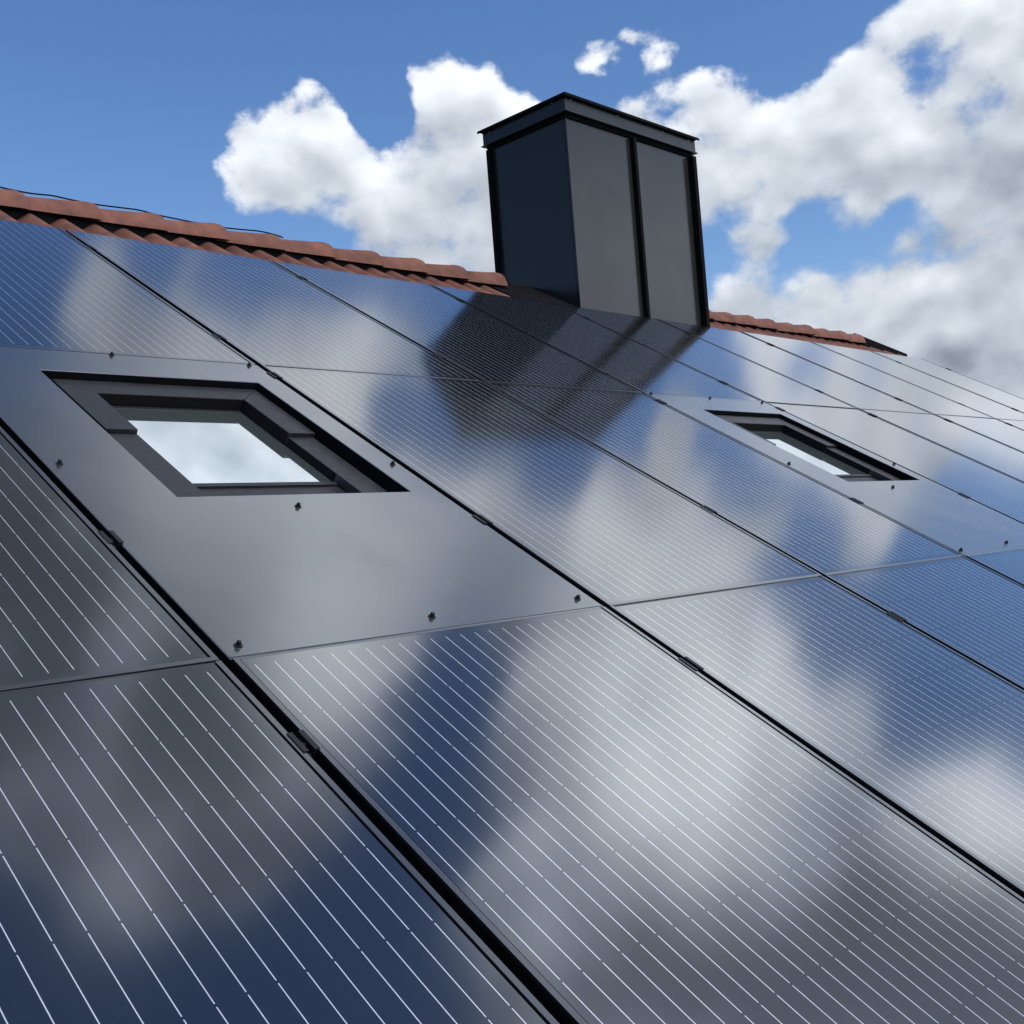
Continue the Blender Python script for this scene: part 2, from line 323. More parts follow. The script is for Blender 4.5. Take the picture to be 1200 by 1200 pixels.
# self shade: how much cloud lies towards the sun, plus relief of the billows
relief = math_node(wt, 'MULTIPLY', math_node(wt, 'SUBTRACT', n1, nl0), 0.62)
shade = math_node(wt, 'ADD', math_node(wt, 'MULTIPLY', es.outputs[1], math_node(wt, 'MULTIPLY_ADD', nl0, 0.6, 1.0)), relief)
thin = math_node(wt, 'MULTIPLY', math_node(wt, 'SUBTRACT', n0, nl0), 0.36)
shade = math_node(wt, 'SUBTRACT', shade, thin, clamp=True)
dt = nn(wt, 'ShaderNodeVectorMath', operation='DOT_PRODUCT')
wt.links.new(tc.outputs['Generated'], dt.inputs[0])
dt.inputs[1].default_value = SUN_DIR
cc = nn(wt, 'ShaderNodeValToRGB')
cr = cc.color_ramp
cr.elements[0].position = 0.0
cr.elements[0].color = (0.70, 0.73, 0.775, 1)
cr.elements[1].position = 1.0
cr.elements[1].color = (0.072, 0.083, 0.102, 1)
e = cr.elements.new(0.32)
e.color = (0.455, 0.495, 0.55, 1)
e = cr.elements.new(0.7)
e.color = (0.235, 0.268, 0.318, 1)
wt.links.new(shade, cc.inputs[0])
sc = nn(wt, 'ShaderNodeVectorMath', operation='SCALE')
wt.links.new(cc.outputs[0], sc.inputs[0])
# cloud is brighter the nearer it stands to the sun
glow = smooth(wt, dt.outputs['Value'], 0.22, 0.85, 1.0 / SKY_STRENGTH, 4.6 / SKY_STRENGTH)
wt.links.new(glow, sc.inputs['Scale'])
mix = nn(wt, 'ShaderNodeMix', data_type='RGBA')
wt.links.new(alpha, mix.inputs['Factor'])
hsv = nn(wt, 'ShaderNodeHueSaturation')
val(hsv.inputs['Saturation'], 1.22); val(hsv.inputs['Hue'], 0.507)
wt.links.new(sky.outputs[0], hsv.inputs['Color'])
wt.links.new(hsv.outputs[0], mix.inputs['A'])
wt.links.new(sc.outputs[0], mix.inputs['B'])
bg = nn(wt, 'ShaderNodeBackground')
bg.inputs['Strength'].default_value = SKY_STRENGTH
wt.links.new(mix.outputs['Result'], bg.inputs['Color'])
wo_ = nn(wt, 'ShaderNodeOutputWorld')
wt.links.new(bg.outputs[0], wo_.inputs[0])
world.cycles.sampling_method = 'MANUAL'
world.cycles.sample_map_resolution = 512

# ------------------------------------------------------------------ sun
sun = bpy.data.lights.new("sun", 'SUN')
sun.energy = 2.4
sun.angle = R(0.5)
sun.color = (1.0, 0.95, 0.87)
sun_o = bpy.data.objects.new("sun", sun)
COL.objects.link(sun_o)
sun_o.rotation_euler = SUN_DIR.to_track_quat('Z', 'Y').to_euler()


# ------------------------------------------------------------------ helpers
class MB:
    """collects boxes, prisms and lofts, then links them as one mesh"""
    def __init__(self):
        self.bm = bmesh.new()

    def box(self, x0, x1, y0, y1, z0, z1):
        v = [self.bm.verts.new((x, y, z)) for z in (z0, z1) for y in (y0, y1) for x in (x0, x1)]
        for f in ((0, 2, 3, 1), (4, 5, 7, 6), (0, 1, 5, 4), (2, 6, 7, 3), (0, 4, 6, 2), (1, 3, 7, 5)):
            self.bm.faces.new([v[i] for i in f])
        return self

    def quad(self, *p):
        self.bm.faces.new([self.bm.verts.new(q) for q in p])
        return self

    def loft(self, rings, closed=False, caps=False):
        rr = [[self.bm.verts.new(p) for p in ring] for ring in rings]
        n = len(rr[0])
        for a, b in zip(rr, rr[1:]):
            for i in range(n if closed else n - 1):
                j = (i + 1) % n
                self.bm.faces.new((a[i], a[j], b[j], b[i]))
        if caps:
            self.bm.faces.new(list(reversed(rr[0])))
            self.bm.faces.new(rr[-1])
        return self

    def cyl(self, cx, cy, z0, z1, r0, r1=None, n=12):
        r1 = r0 if r1 is None else r1
        ring = lambda r, z: [(cx + r * math.cos(2 * math.pi * i / n), cy + r * math.sin(2 * math.pi * i / n), z) for i in range(n)]
        return self.loft([ring(r0, z0), ring(r1, z1)], True, True)

    def mesh(self, name, mat, bevel=0.0, smooth_=False):
        bmesh.ops.remove_doubles(self.bm, verts=self.bm.verts, dist=1e-6)
        bmesh.ops.recalc_face_normals(self.bm, faces=self.bm.faces)
        if bevel:
            bmesh.ops.bevel(self.bm, geom=[e for e in self.bm.edges if len(e.link_faces) == 2 and e.calc_face_angle(0) > 0.6],
                            offset=bevel, segments=2, affect='EDGES', profile=0.6)
        me = bpy.data.meshes.new(name)
        self.bm.to_mesh(me)
        self.bm.free()
        me.materials.append(mat)
        if smooth_:
            for p in me.polygons:
                p.use_smooth = True
        return me

    def build(self, name, mat, parent=None, bevel=0.0, smooth_=False):
        return link(name, self.mesh(name, mat, bevel, smooth_), parent)


def link(name, me, parent=None, loc=None, rot=None):
    o = bpy.data.objects.new(name, me)
    COL.objects.link(o)
    o.parent = parent
    if loc is not None:
        o.location = loc
    if rot is not None:
        o.rotation_euler = rot
    return o


def tag(o, label=None, cat=None, group=None, kind=None):
    for k, v in (('label', label), ('category', cat), ('group', group), ('kind', kind)):
        if v:
            o[k] = v
    return o


def thing(name, label, cat, loc=(0, 0, 0), rot=(0, 0, 0), group=None):
    o = bpy.data.objects.new(name, None)
    COL.objects.link(o)
    o.location = loc
    o.rotation_euler = rot
    o.empty_display_size = 0.1
    return tag(o, label, cat, group)


def on_roof(u, v, h=0.0):
    return Vector((u, v * COSP - h * SINP, v * SINP + h * COSP))


ROOF_ROT = (PITCH, 0, 0)

# ------------------------------------------------------------------ materials


def principled(name, base, rough, ior=1.5, metallic=0.0, spec=0.5):
    mt = bpy.data.materials.new(name)
    mt.use_nodes = True
    p = mt.node_tree.nodes['Principled BSDF']
    p.inputs['Base Color'].default_value = (*base, 1)
    p.inputs['Roughness'].default_value = rough
    p.inputs['IOR'].default_value = ior
    p.inputs['Metallic'].default_value = metallic
    p.inputs['Specular IOR Level'].default_value = spec
    return mt, mt.node_tree, p


def add_noise_rough(nt, p, scale, lo, hi, detail=4.0, stretch=(1, 1, 1)):
    t = nn(nt, 'ShaderNodeTexCoord')
    mp = nn(nt, 'ShaderNodeMapping')
    mp.inputs['Scale'].default_value = stretch
    nt.links.new(t.outputs['Object'], mp.inputs[0])
    n = nn(nt, 'ShaderNodeTexNoise')
    val(n.inputs['Scale'], scale); val(n.inputs['Detail'], detail)
    nt.links.new(mp.outputs[0], n.inputs['Vector'])
    r = nn(nt, 'ShaderNodeMapRange')
    nt.links.new(n.outputs[0], r.inputs[0])
    val(r.inputs[1], 0.3); val(r.inputs[2], 0.7); val(r.inputs[3], lo); val(r.inputs[4], hi)
    nt.links.new(r.outputs[0], p.inputs['Roughness'])
    return mp, n


def add_bump(nt, p, vec, scale, strength, dist, detail=4.0):
    n = nn(nt, 'ShaderNodeTexNoise')
    val(n.inputs['Scale'], scale); val(n.inputs['Detail'], detail)
    nt.links.new(vec, n.inputs['Vector'])
    b = nn(nt, 'ShaderNodeBump')
    val(b.inputs['Strength'], strength); val(b.inputs['Distance'], dist)
    nt.links.new(n.outputs[0], b.inputs['Height'])
    nt.links.new(b.outputs[0], p.inputs['Normal'])
    return n


P0, PW = -0.0168, 1.02364            # columns: left edge of column k is P0 + k * PW
RT = [4.6903, 3.0496, 1.4123, -0.2250]   # top edges of the rows, metres up the slope
GAP = 0.012                          # half the joint between two columns

# solar glass: black cells behind satin glass, four thin ribbons to a cell
M_GLASS, nt, p = principled("solar_glass", (0.006, 0.007, 0.010), 0.12, 1.85)
val(p.inputs['Coat Weight'], 1.0); val(p.inputs['Coat Roughness'], 0.095); val(p.inputs['Coat IOR'], 1.5)
t = nn(nt, 'ShaderNodeTexCoord')
sp = nn(nt, 'ShaderNodeSeparateXYZ')
nt.links.new(t.outputs['Object'], sp.inputs[0])
LS = 0.0395 * PW
xl = math_node(nt, 'ADD', sp.outputs[0], GAP - 0.0415 * PW)
fx = math_node(nt, 'ABSOLUTE', math_node(nt, 'SUBTRACT', math_node(nt, 'FRACT', math_node(nt, 'ADD', math_node(nt, 'DIVIDE', xl, LS), 0.5)), 0.5))
line = math_node(nt, 'LESS_THAN', fx, 0.00074 / LS)
inx = math_node(nt, 'MULTIPLY', math_node(nt, 'GREATER_THAN', xl, -0.01), math_node(nt, 'LESS_THAN', xl, LS * 23 + 0.01))
PL = RT[0] - RT[1] - 0.004
yt = math_node(nt, 'SUBTRACT', PL + 0.002 - 0.0255, sp.outputs[1])     # from the top of the first cell
cy = 0.1585
fy = math_node(nt, 'ABSOLUTE', math_node(nt, 'SUBTRACT', math_node(nt, 'FRACT', math_node(nt, 'DIVIDE', yt, cy)), 0.5))
iny = math_node(nt, 'MULTIPLY', math_node(nt, 'GREATER_THAN', yt, 0.0), math_node(nt, 'LESS_THAN', yt, cy * 10))
cell = math_node(nt, 'LESS_THAN', fy, 0.5 - 0.0023 / cy)
rib = math_node(nt, 'MULTIPLY', math_node(nt, 'MULTIPLY', line, inx), math_node(nt, 'MULTIPLY', iny, cell))
mx = nn(nt, 'ShaderNodeMix', data_type='RGBA')
nt.links.new(rib, mx.inputs['Factor'])
mx.inputs['A'].default_value = (0.006, 0.007, 0.010, 1)
mx.inputs['B'].default_value = (0.86, 0.87, 0.90, 1)
nt.links.new(mx.outputs['Result'], p.inputs['Base Color'])
nt.links.new(math_node(nt, 'MULTIPLY', rib, 0.8), p.inputs['Metallic'])
# satin glass, a little uneven with dried rain
nz = nn(nt, 'ShaderNodeTexNoise')
val(nz.inputs['Scale'], 3.5); val(nz.inputs['Detail'], 5.0)
nt.links.new(t.outputs['Object'], nz.inputs['Vector'])
ro = nn(nt, 'ShaderNodeMapRange')
nt.links.new(nz.outputs[0], ro.inputs[0])
val(ro.inputs[1], 0.3); val(ro.inputs[2], 0.7); val(ro.inputs[3], 0.115); val(ro.inputs[4], 0.145)
nt.links.new(math_node(nt, 'ADD', ro.outputs[0], math_node(nt, 'MULTIPLY', rib, 0.2)), p.inputs['Roughness'])

M_FRAME, nt, p = principled("black_anodised_frame", (0.012, 0.013, 0.015), 0.28, 1.8)
val(p.inputs['Coat Weight'], 1.0); val(p.inputs['Coat Roughness'], 0.16)
M_BLACK, nt, p = principled("rubber_and_shade_black", (0.004, 0.004, 0.005), 0.9, 1.4, spec=0.12)  # also stands for shade in the skylight recesses and under the chimney cap
M_CLAMP, nt, p = principled("black_clamp_metal", (0.006, 0.0063, 0.007), 0.55, 1.4)
M_SCREW, nt, p = principled("black_screw", (0.005, 0.005, 0.006), 0.4, 1.45)

M_PLATE, nt, p = principled("satin_black_sheet", (0.017, 0.020, 0.024), 0.27, 2.0)
val(p.inputs['Coat Weight'], 1.0); val(p.inputs['Coat Roughness'], 0.17)
mp, _ = add_noise_rough(nt, p, 2.2, 0.23, 0.30)
add_bump(nt, p, mp.outputs[0], 2.4, 0.3, 0.03, 1.5)

M_HOOD, nt, p = principled("dark_grey_window_cover", (0.009, 0.0095, 0.012), 0.5, 1.5)
mp, _ = add_noise_rough(nt, p, 14.0, 0.42, 0.6)
M_LOWER, nt, p = principled("weathered_grey_window_cover", (0.012, 0.013, 0.0155), 0.55, 1.5)
mp, nzz = add_noise_rough(nt, p, 9.0, 0.42, 0.68, 6.0, (1, 4, 1))

M_PANE = bpy.data.materials.new("mirror_window_glass")
M_PANE.use_nodes = True
nt = M_PANE.node_tree
nt.nodes.clear()
gl = nn(nt, 'ShaderNodeBsdfGlossy')
val(gl.inputs['Roughness'], 0.02)
gl.inputs['Color'].default_value = (0.88, 0.95, 1.0, 1)
df = nn(nt, 'ShaderNodeBsdfDiffuse')
df.inputs['Color'].default_value = (0.085, 0.105, 0.105, 1)
lw = nn(nt, 'ShaderNodeFresnel')
val(lw.inputs['IOR'], 4.2)
ms = nn(nt, 'ShaderNodeMixShader')
nt.links.new(math_node(nt, 'ADD', lw.outputs[0], 0.32), ms.inputs[0])
nt.links.new(df.outputs[0], ms.inputs[1])
nt.links.new(gl.outputs[0], ms.inputs[2])
om = nn(nt, 'ShaderNodeOutputMaterial')
nt.links.new(ms.outputs[0], om.inputs[0])

M_CHIM, nt, p = principled("satin_dark_chimney_sheet", (0.015, 0.016, 0.0165), 0.22, 1.36)
mp, _ = add_noise_rough(nt, p, 2.5, 0.19, 0.26)
add_bump(nt, p, mp.outputs[0], 2.2, 0.22, 0.012, 2.0)

# sand-faced concrete tile, terracotta
M_TILE, nt, p = principled("terracotta_tile", (0.3, 0.12, 0.07), 0.8, 1.45)
t = nn(nt, 'ShaderNodeTexCoord')
oi = nn(nt, 'ShaderNodeObjectInfo')
ad = nn(nt, 'ShaderNodeVectorMath', operation='ADD')
nt.links.new(t.outputs['Object'], ad.inputs[0])
cmb = nn(nt, 'ShaderNodeCombineXYZ')
nt.links.new(math_node(nt, 'MULTIPLY', oi.outputs['Random'], 40.0), cmb.inputs[0])
nt.links.new(cmb.outputs[0], ad.inputs[1])
nz = nn(nt, 'ShaderNodeTexNoise')
val(nz.inputs['Scale'], 11.0); val(nz.inputs['Detail'], 6.0)
nt.links.new(ad.outputs[0], nz.inputs['Vector'])
rp = nn(nt, 'ShaderNodeValToRGB')
rp.color_ramp.elements[0].position = 0.3
rp.color_ramp.elements[0].color = (0.082, 0.030, 0.020, 1)
rp.color_ramp.elements[1].position = 0.72
rp.color_ramp.elements[1].color = (0.178, 0.064, 0.041, 1)
nt.links.new(nz.outputs[0], rp.inputs[0])
hs = nn(nt, 'ShaderNodeHueSaturation')
nt.links.new(rp.outputs[0], hs.inputs['Color'])
nt.links.new(math_node(nt, 'MULTIPLY_ADD', oi.outputs['Random'], 0.25, 0.88), hs.inputs['Value'])
nt.links.new(hs.outputs[0], p.inputs['Base Color'])
add_bump(nt, p, ad.outputs[0], 160.0, 0.35, 0.002, 2.0)

M_DECK, nt, p = principled("roofing_felt", (0.010, 0.010, 0.011), 0.9, 1.4, spec=0.2)
M_WALL, nt, p = principled("white_render", (0.62, 0.60, 0.56), 0.85)
mp, _ = add_noise_rough(nt, p, 30.0, 0.8, 0.9)
M_GRASS, nt, p = principled("lawn", (0.06, 0.09, 0.03), 0.95)
t = nn(nt, 'ShaderNodeTexCoord')
nz = nn(nt, 'ShaderNodeTexNoise')
val(nz.inputs['Scale'], 0.15); val(nz.inputs['Detail'], 8.0)
nt.links.new(t.outputs['Object'], nz.inputs['Vector'])
rp = nn(nt, 'ShaderNodeValToRGB')
rp.color_ramp.elements[0].color = (0.035, 0.055, 0.018, 1)
rp.color_ramp.elements[1].color = (0.09, 0.11, 0.045, 1)
nt.links.new(nz.outputs[0], rp.inputs[0])
nt.links.new(rp.outputs[0], p.inputs['Base Color'])

# ------------------------------------------------------------------ ground and house
GZ = -4.3
g = MB().quad((-2500, -2500, 0), (2500, -2500, 0), (2500, 2500, 0), (-2500, 2500, 0)).build("ground", M_GRASS)
g.location = (0, 0, GZ)
tag(g, kind='structure')

RIDGE_Y, RIDGE_Z = 4.40, 2.585
XL, XR = -3.2, 10.16
EAVE_V = -2.3
DECK_H = -0.125
house = thing("house", "house under a black solar roof with a red tiled ridge", "house", (0, 0, GZ))
up = Vector((0, 0, -GZ))


def hp(p):          # world point to the house's own coordinates
    return tuple(Vector(p) + up)


e_f = on_roof(0, EAVE_V, DECK_H)
v_r = (RIDGE_Y - 0.0) / COSP
r_f = on_roof(0, v_r, DECK_H - 0.03)
yb = 2 * RIDGE_Y - e_f.y
mb = MB()
for z in (0.0, -0.05):
    pass
ridge_pt = (RIDGE_Y, RIDGE_Y * SINP / COSP + DECK_H / COSP)
prof = [(e_f.y, e_f.z), ridge_pt, (yb, e_f.z), (yb, e_f.z - 0.06), (ridge_pt[0], ridge_pt[1] - 0.07), (e_f.y, e_f.z - 0.06)]
mb.loft([[hp((XL, y, z)) for y, z in prof], [hp((XR, y, z)) for y, z in prof]], True, True)
roof = mb.build("roof", M_DECK, house)
mb = MB()
wy0, wy1 = e_f.y + 0.45, yb - 0.45
wz0 = GZ
wz = lambda y: ridge_pt[1] - 0.08 - abs(y - RIDGE_Y) * SINP / COSP
prof = [(wy0, wz0), (wy1, wz0), (wy1, wz(wy1)), (RIDGE_Y, wz(RIDGE_Y)), (wy0, wz(wy0))]
mb.loft([[hp((XL + 0.25, y, z)) for y, z in prof], [hp((XR - 0.12, y, z)) for y, z in prof]], True, True)
mb.build("wall", M_WALL, house)

# tiles: two rolls to a tile
ROLL = 0.1445


def tile_h(x):
    c = 0.5 + 0.5 * math.cos(2 * math.pi * (x / ROLL - 0.5))
    return -0.062 + 0.046 * (c ** 0.75)


def tile_strip(x0, x1, v0, v1, n, tilt=0.0, th=0.014):
    """corrugated sheet in roof coordinates relative to (x0, v0)"""
    top0, top1, bot0, bot1 = [], [], [], []
    for i in range(n + 1):
        x = x0 + (x1 - x0) * i / n
        h = tile_h(x - x0)
        top0.append((x, v0, h + tilt)); top1.append((x, v1, h))
        bot0.append((x, v0, h + tilt - th)); bot1.append((x, v1, h - th))
    return [bot0, top0, top1, bot1]


TW = 2 * ROLL
tile_me = MB().loft(tile_strip(0, TW - 0.002, 0, 0.44, 24, 0.012)).mesh("roof_tile", M_TILE, 0, True)
TX0 = 1.93 - 14 * ROLL
k = 0
x = TX0
while x < 9.98:
    inside_chimney = x + TW > 4.98 and x < 6.84
    v0 = 4.60
    if not inside_chimney:
        vtop = 0
        t = link("roof_tile", tile_me, roof, on_roof(x, v0) + up - Vector((0, 0, 0)), ROOF_ROT)
    x += TW
# unseen rest of the tiling: beside and below the panels and on the back slope
mb = MB()
for (xa, xb, va, vb) in ((XL, TX0 - 0.01, EAVE_V, 5.03), (TX0, XR, EAVE_V, -0.27)):
    n = max(8, int((xb - xa) / ROLL * 8))
    rows = int((vb - va) / 0.35)
    for r in range(rows + 1):
        a = va + r * 0.35
        b = min(vb, a + 0.36)
        if b - a < 0.03:
            continue
        ring = tile_strip(xa, xb, a, b, n, 0.014)
        mb.loft([[hp(on_roof(*q)) for q in rr] for rr in ring[1:3]])
fr = lambda q: (q[0], 2 * RIDGE_Y - q[1], q[2])
n = int((XR - XL) / ROLL * 6)
for r in range(20):
    a = 5.0 - (r + 1) * 0.35
    ring = tile_strip(XL, XR, a, a + 0.36, n, 0.014)
    mb.loft([[hp(fr(on_roof(*q))) for q in rr] for rr in ring[1:3]])
o = mb.build("tile_field", M_TILE, roof)
o['kind'] = 'stuff'

# ridge tiles: each is wider at its right-hand end and laps over the next
RP = 0.3275


def ridge_ring(x, s, dz=0.0):
    pts = [(-0.112, -0.100), (-0.108, -0.080), (-0.094, -0.045), (-0.070, -0.020), (-0.038, -0.004), (0, 0.0)]
    pts = pts + [(-a, b) for a, b in reversed(pts[:-1])]
    return [(x, a * s, (b + 0.1) * s - 0.1 + dz) for a, b in pts]


def ridge_mesh(length):
    L = length
    rings = [ridge_ring(-0.045, 0.80), ridge_ring(0.0, 0.81), ridge_ring(L * 0.45, 0.90), ridge_ring(L - 0.075, 0.985), ridge_ring(L - 0.045, 1.03),
             ridge_ring(L - 0.015, 1.045), ridge_ring(L + 0.006, 1.03), ridge_ring(L + 0.018, 0.985), ridge_ring(L + 0.022, 0.93), ridge_ring(L - 0.01, 0.84)]
    return MB().loft(rings).mesh("ridge_tile", M_TILE, 0, True)


ridge_me = ridge_mesh(RP)
base = Vector((0, RIDGE_Y, RIDGE_Z)) + up
xs = [1.972 + RP * i for i in range(-15, 9)]
rng = random.Random(3)
for x in xs:
    o = link("ridge_tile", ridge_me, roof, base + Vector((x, rng.uniform(-.003, .003), rng.uniform(-.003, .003))),
             (rng.uniform(-.012, .012), rng.uniform(-.006, .006), rng.uniform(-.008, .008)))
# black end bracket on the last tile before the chimney
MB().loft([[(a, b + RIDGE_Y, c + RIDGE_Z - GZ) for a, b, c in ridge_ring(4.925 + dx, sc_)] for dx, sc_ in ((0, 0.9), (0, 1.06), (0.02, 1.06), (0.02, 0.9))],
          False).build("ridge_bracket", M_BLACK, roof)
x = 6.83
for i in range(9):
    o = link("ridge_tile", ridge_me, roof, base + Vector((x + 0.302 * i, rng.uniform(-.003, .003), rng.uniform(-.004, .004))),
             (rng.uniform(-.012, .012), rng.uniform(-.006, .006), rng.uniform(-.008, .008)))
for xa, xb in ((XL, 4.90), (6.80, 9.53)):
    MB().box(xa, xb, RIDGE_Y - 0.07, RIDGE_Y + 0.07, RIDGE_Z - 0.16 - GZ, RIDGE_Z - 0.045 - GZ).build("ridge_board", M_DECK, roof)
# black metal strip running down from the end of the ridge to the corner of the panels
p0 = Vector((9.56, RIDGE_Y, RIDGE_Z + 0.004))
p1 = on_roof(10.09, 4.80, -0.012)
side = Vector((0.06, 0.05, 0))
dn = Vector((0, 0, -0.09))
mb = MB()
mb.loft([[hp(q) for q in (p0 - side + dn, p0 - side * 0.8, p0, p0 + side, p0 + side + dn)],
         [hp(q) for q in (p1 - side + dn, p1 - side * 0.8, p1, p1 + side, p1 + side + dn)]], True, True)
mb.build("verge_strip", M_BLACK, roof)

# ------------------------------------------------------------------ solar panels
W_P = PW - 2 * GAP
LIP = 0.0105


def frame_mesh():
    b = MB()
    zt, zb = 0.0016, -0.0045
    b.box(0, LIP, 0, PL, zb, zt)
    b.box(W_P - LIP, W_P, 0, PL, zb, zt)
    b.box(LIP, W_P - LIP, 0, LIP, zb, zt)
    b.box(LIP, W_P - LIP, PL - 0.004, PL, zb, -0.0006)
    b.bm.normal_update()
    return b.mesh("frame", M_FRAME)


def glass_mesh():
    b = MB()
    b.box(LIP + 0.0028, W_P - LIP - 0.0042, LIP + 0.0022, PL - 0.0055, -0.007, 0.0)
    return b.mesh("glass", M_GLASS)


def seal_mesh():
    b = MB()
    b.box(0.0006, W_P - 0.0006, 0.0006, PL - 0.0006, -0.036, -0.0075)
    b.box(0.0006, LIP - 0.001, 0.0006, PL - 0.0006, -0.0074, -0.0046)
    b.box(W_P - LIP + 0.001, W_P - 0.0006, 0.0006, PL - 0.0006, -0.0074, -0.0046)
    return b.mesh("seal", M_BLACK)


frame_me, glass_me, seal_me = frame_mesh(), glass_mesh(), seal_mesh()
PANELS = {
    (0, 0): "black solar panel at the left end of the top row, under the red ridge tiles",
    (0, 1): "top-row solar panel above the nearer skylight plate, cut by the left edge",
    (0, 2): "black solar panel in the top row, right of the one above the nearer skylight",
    (0, 3): "black solar panel in the top row reaching into the chimney's dark reflection from the left",
    (0, 4): "black solar panel in the top row, below the chimney's dark left face",
    (0, 5): "black solar panel in the top row, directly below the left half of the chimney front",
    (0, 6): "black solar panel in the top row at the chimney's right corner",
    (0, 7): "pale sky-reflecting solar panel in the top row, second to the right of the chimney corner",
    (0, 8): "narrow-looking solar panel in the top row, one before the gable end",
    (0, 9): "last solar panel in the top row, its right edge against the sky",
    (1, 0): "black solar panel cut by the left edge, left of the nearer skylight plate",
    (1, 2): "solar panel right beside the nearer skylight plate, with bright cloud reflections",
    (1, 3): "blue-reflecting solar panel just left of the farther skylight plate",
    (1, 5): "pale solar panel just right of the farther skylight plate",
    (1, 6): "solar panel in the middle row, second to the right of the farther skylight plate",
    (1, 7): "solar panel in the middle row, third to the right of the farther skylight plate",
    (1, 8): "sliver of solar panel at the right edge, fourth past the farther skylight plate",
    (1, 9): "last solar panel in the middle row, at the gable end",
    (2, 0): "big dark solar panel filling the lower left corner, with wide white ribbon lines",
    (2, 1): "big solar panel below the nearer skylight plate, with a dark blue reflection in it",
    (2, 2): "solar panel in the bottom row, right of the one below the nearer skylight plate",
    (2, 3): "blue-reflecting solar panel in the bottom row at the right edge, left of the farther plate",
    (2, 4): "solar panel in the bottom row directly below the farther skylight plate",
    (2, 5): "solar panel in the bottom row, right of the one below the farther skylight plate",
    (2, 6): "solar panel in the bottom row, fourth from the gable end",
    (2, 7): "solar panel in the bottom row, third from the gable end",
    (2, 8): "solar panel in the bottom row, second from the gable end",
    (2, 9): "solar panel in the bottom row at the gable end",
}
prng = random.Random(11)
for (r, c), label in PANELS.items():
    t = thing("solar_panel", label, "solar panel", on_roof(P0 + c * PW + GAP, RT[r + 1] + 0.002),
              (PITCH + prng.uniform(-.0012, .0012), prng.uniform(-.0015, .0015), 0), "solar panels covering the roof")
    link("frame", frame_me, t)
    link("glass", glass_me, t)
    link("seal", seal_me, t)

# ------------------------------------------------------------------ rails with clamps in the joints
rail_me = MB().box(-0.02, 0.02, 0, 4.88, -0.078, -0.042).mesh("rail_body", M_BLACK)


def clamp_mesh():
    b = MB()
    b.box(-0.0155, -0.0085, 0, 0.052, 0.0018, 0.0040)      # lips over the two frames
    b.box(0.0085, 0.0155, 0, 0.052, 0.0018, 0.0040)
    b.box(-0.0085, -0.0060, 0, 0.052, -0.040, 0.0040)
    b.box(0.0060, 0.0085, 0, 0.052, -0.040, 0.0040)
    b.box(-0.0060, 0.0060, 0.002, 0.050, -0.016, -0.010)
    b.cyl(0, 0.026, -0.010, -0.003, 0.0055, None, 6)
    return b.mesh("clamp", M_CLAMP)


clamp_me = clamp_mesh()
RAILS = [
    "black rail under the joint at the left end of the panels",
    "black clamped joint rail left of the nearer skylight plate",
    "black clamped joint rail right of the nearer skylight plate",
    "clamped joint rail one panel left of the rail beside the farther skylight plate",
    "black clamped joint rail left of the farther skylight plate",
    "clamped joint rail right of the farther skylight, up to the chimney front's left corner",
    "black clamped joint rail rising to the chimney's right half",
    "black clamped joint rail meeting the tiles just right of the chimney",
    "black clamped joint rail third from the gable end",
    "black clamped joint rail second from the gable end",
    "black clamped edge rail along the gable end, against the sky",
]
crng = random.Random(5)
for k, label in enumerate(RAILS):
    t = thing("mounting_rail", label, "rail", on_roof(P0 + k * PW, -0.2), ROOF_ROT, "mounting rails in the panel joints")
    link("rail_body", rail_me, t)
    for v in (4.41, 3.33, 2.955, 1.885, 1.158, 0.10):
        link("clamp", clamp_me, t, (0, v + 0.2 - 0.029 + crng.uniform(-.008, .008), 0))

# ------------------------------------------------------------------ skylight plates
HU0, HU1, HV0, HV1 = 1.243, 1.924, 2.0655, 2.874      # opening, first plate


def plate_mesh(u0, v0):
    b = MB()
    x0, x1, y0, y1 = HU0 - u0, HU1 - u0, HV0 - v0, HV1 - v0
    z = 0.0008
    L, Wd = PL, W_P + 0.004
    O = [(-0.002, 0.0), (Wd - 0.002, 0.0), (Wd - 0.002, L), (-0.002, L)]
    I = [(x0, y0), (x1, y0), (x1, y1), (x0, y1)]
    ring = lambda pts, zz: [(a, c, zz) for a, c in pts]
    # underside lip, outer fold, face, opening fold
    sh = lambda pts, d, cx, cy_: [(a + (d if a < cx else -d), c + (d if c < cy_ else -d)) for a, c in pts]
    b.loft([ring(O, z - 0.0040), ring(O, z - 0.0016), ring(sh(O, 0.0016, Wd / 2, L / 2), z), ring(sh(I, -0.0016, (x0 + x1) / 2, (y0 + y1) / 2), z),
            ring(I, z - 0.0016)], True)
    return b


def bolt_mesh():
    b = MB()
    b.cyl(0, 0, 0.0, 0.0022, 0.0088, 0.0080, 16)
    b.cyl(0, 0, 0.0022, 0.0092, 0.0052, 0.0050, 6)
    b.cyl(0, 0, 0.0092, 0.0104, 0.0043, 0.0033, 6)
    return b.mesh("screw", M_SCREW)


bolt_me = bolt_mesh()
BOLTS = [(0.04, 3.041), (0.50, 3.041), (0.954, 3.035), (0.04, 2.247), (0.964, 2.243), (0.503, 1.997), (0.045, 1.452), (0.50, 1.464), (0.944, 1.461)]


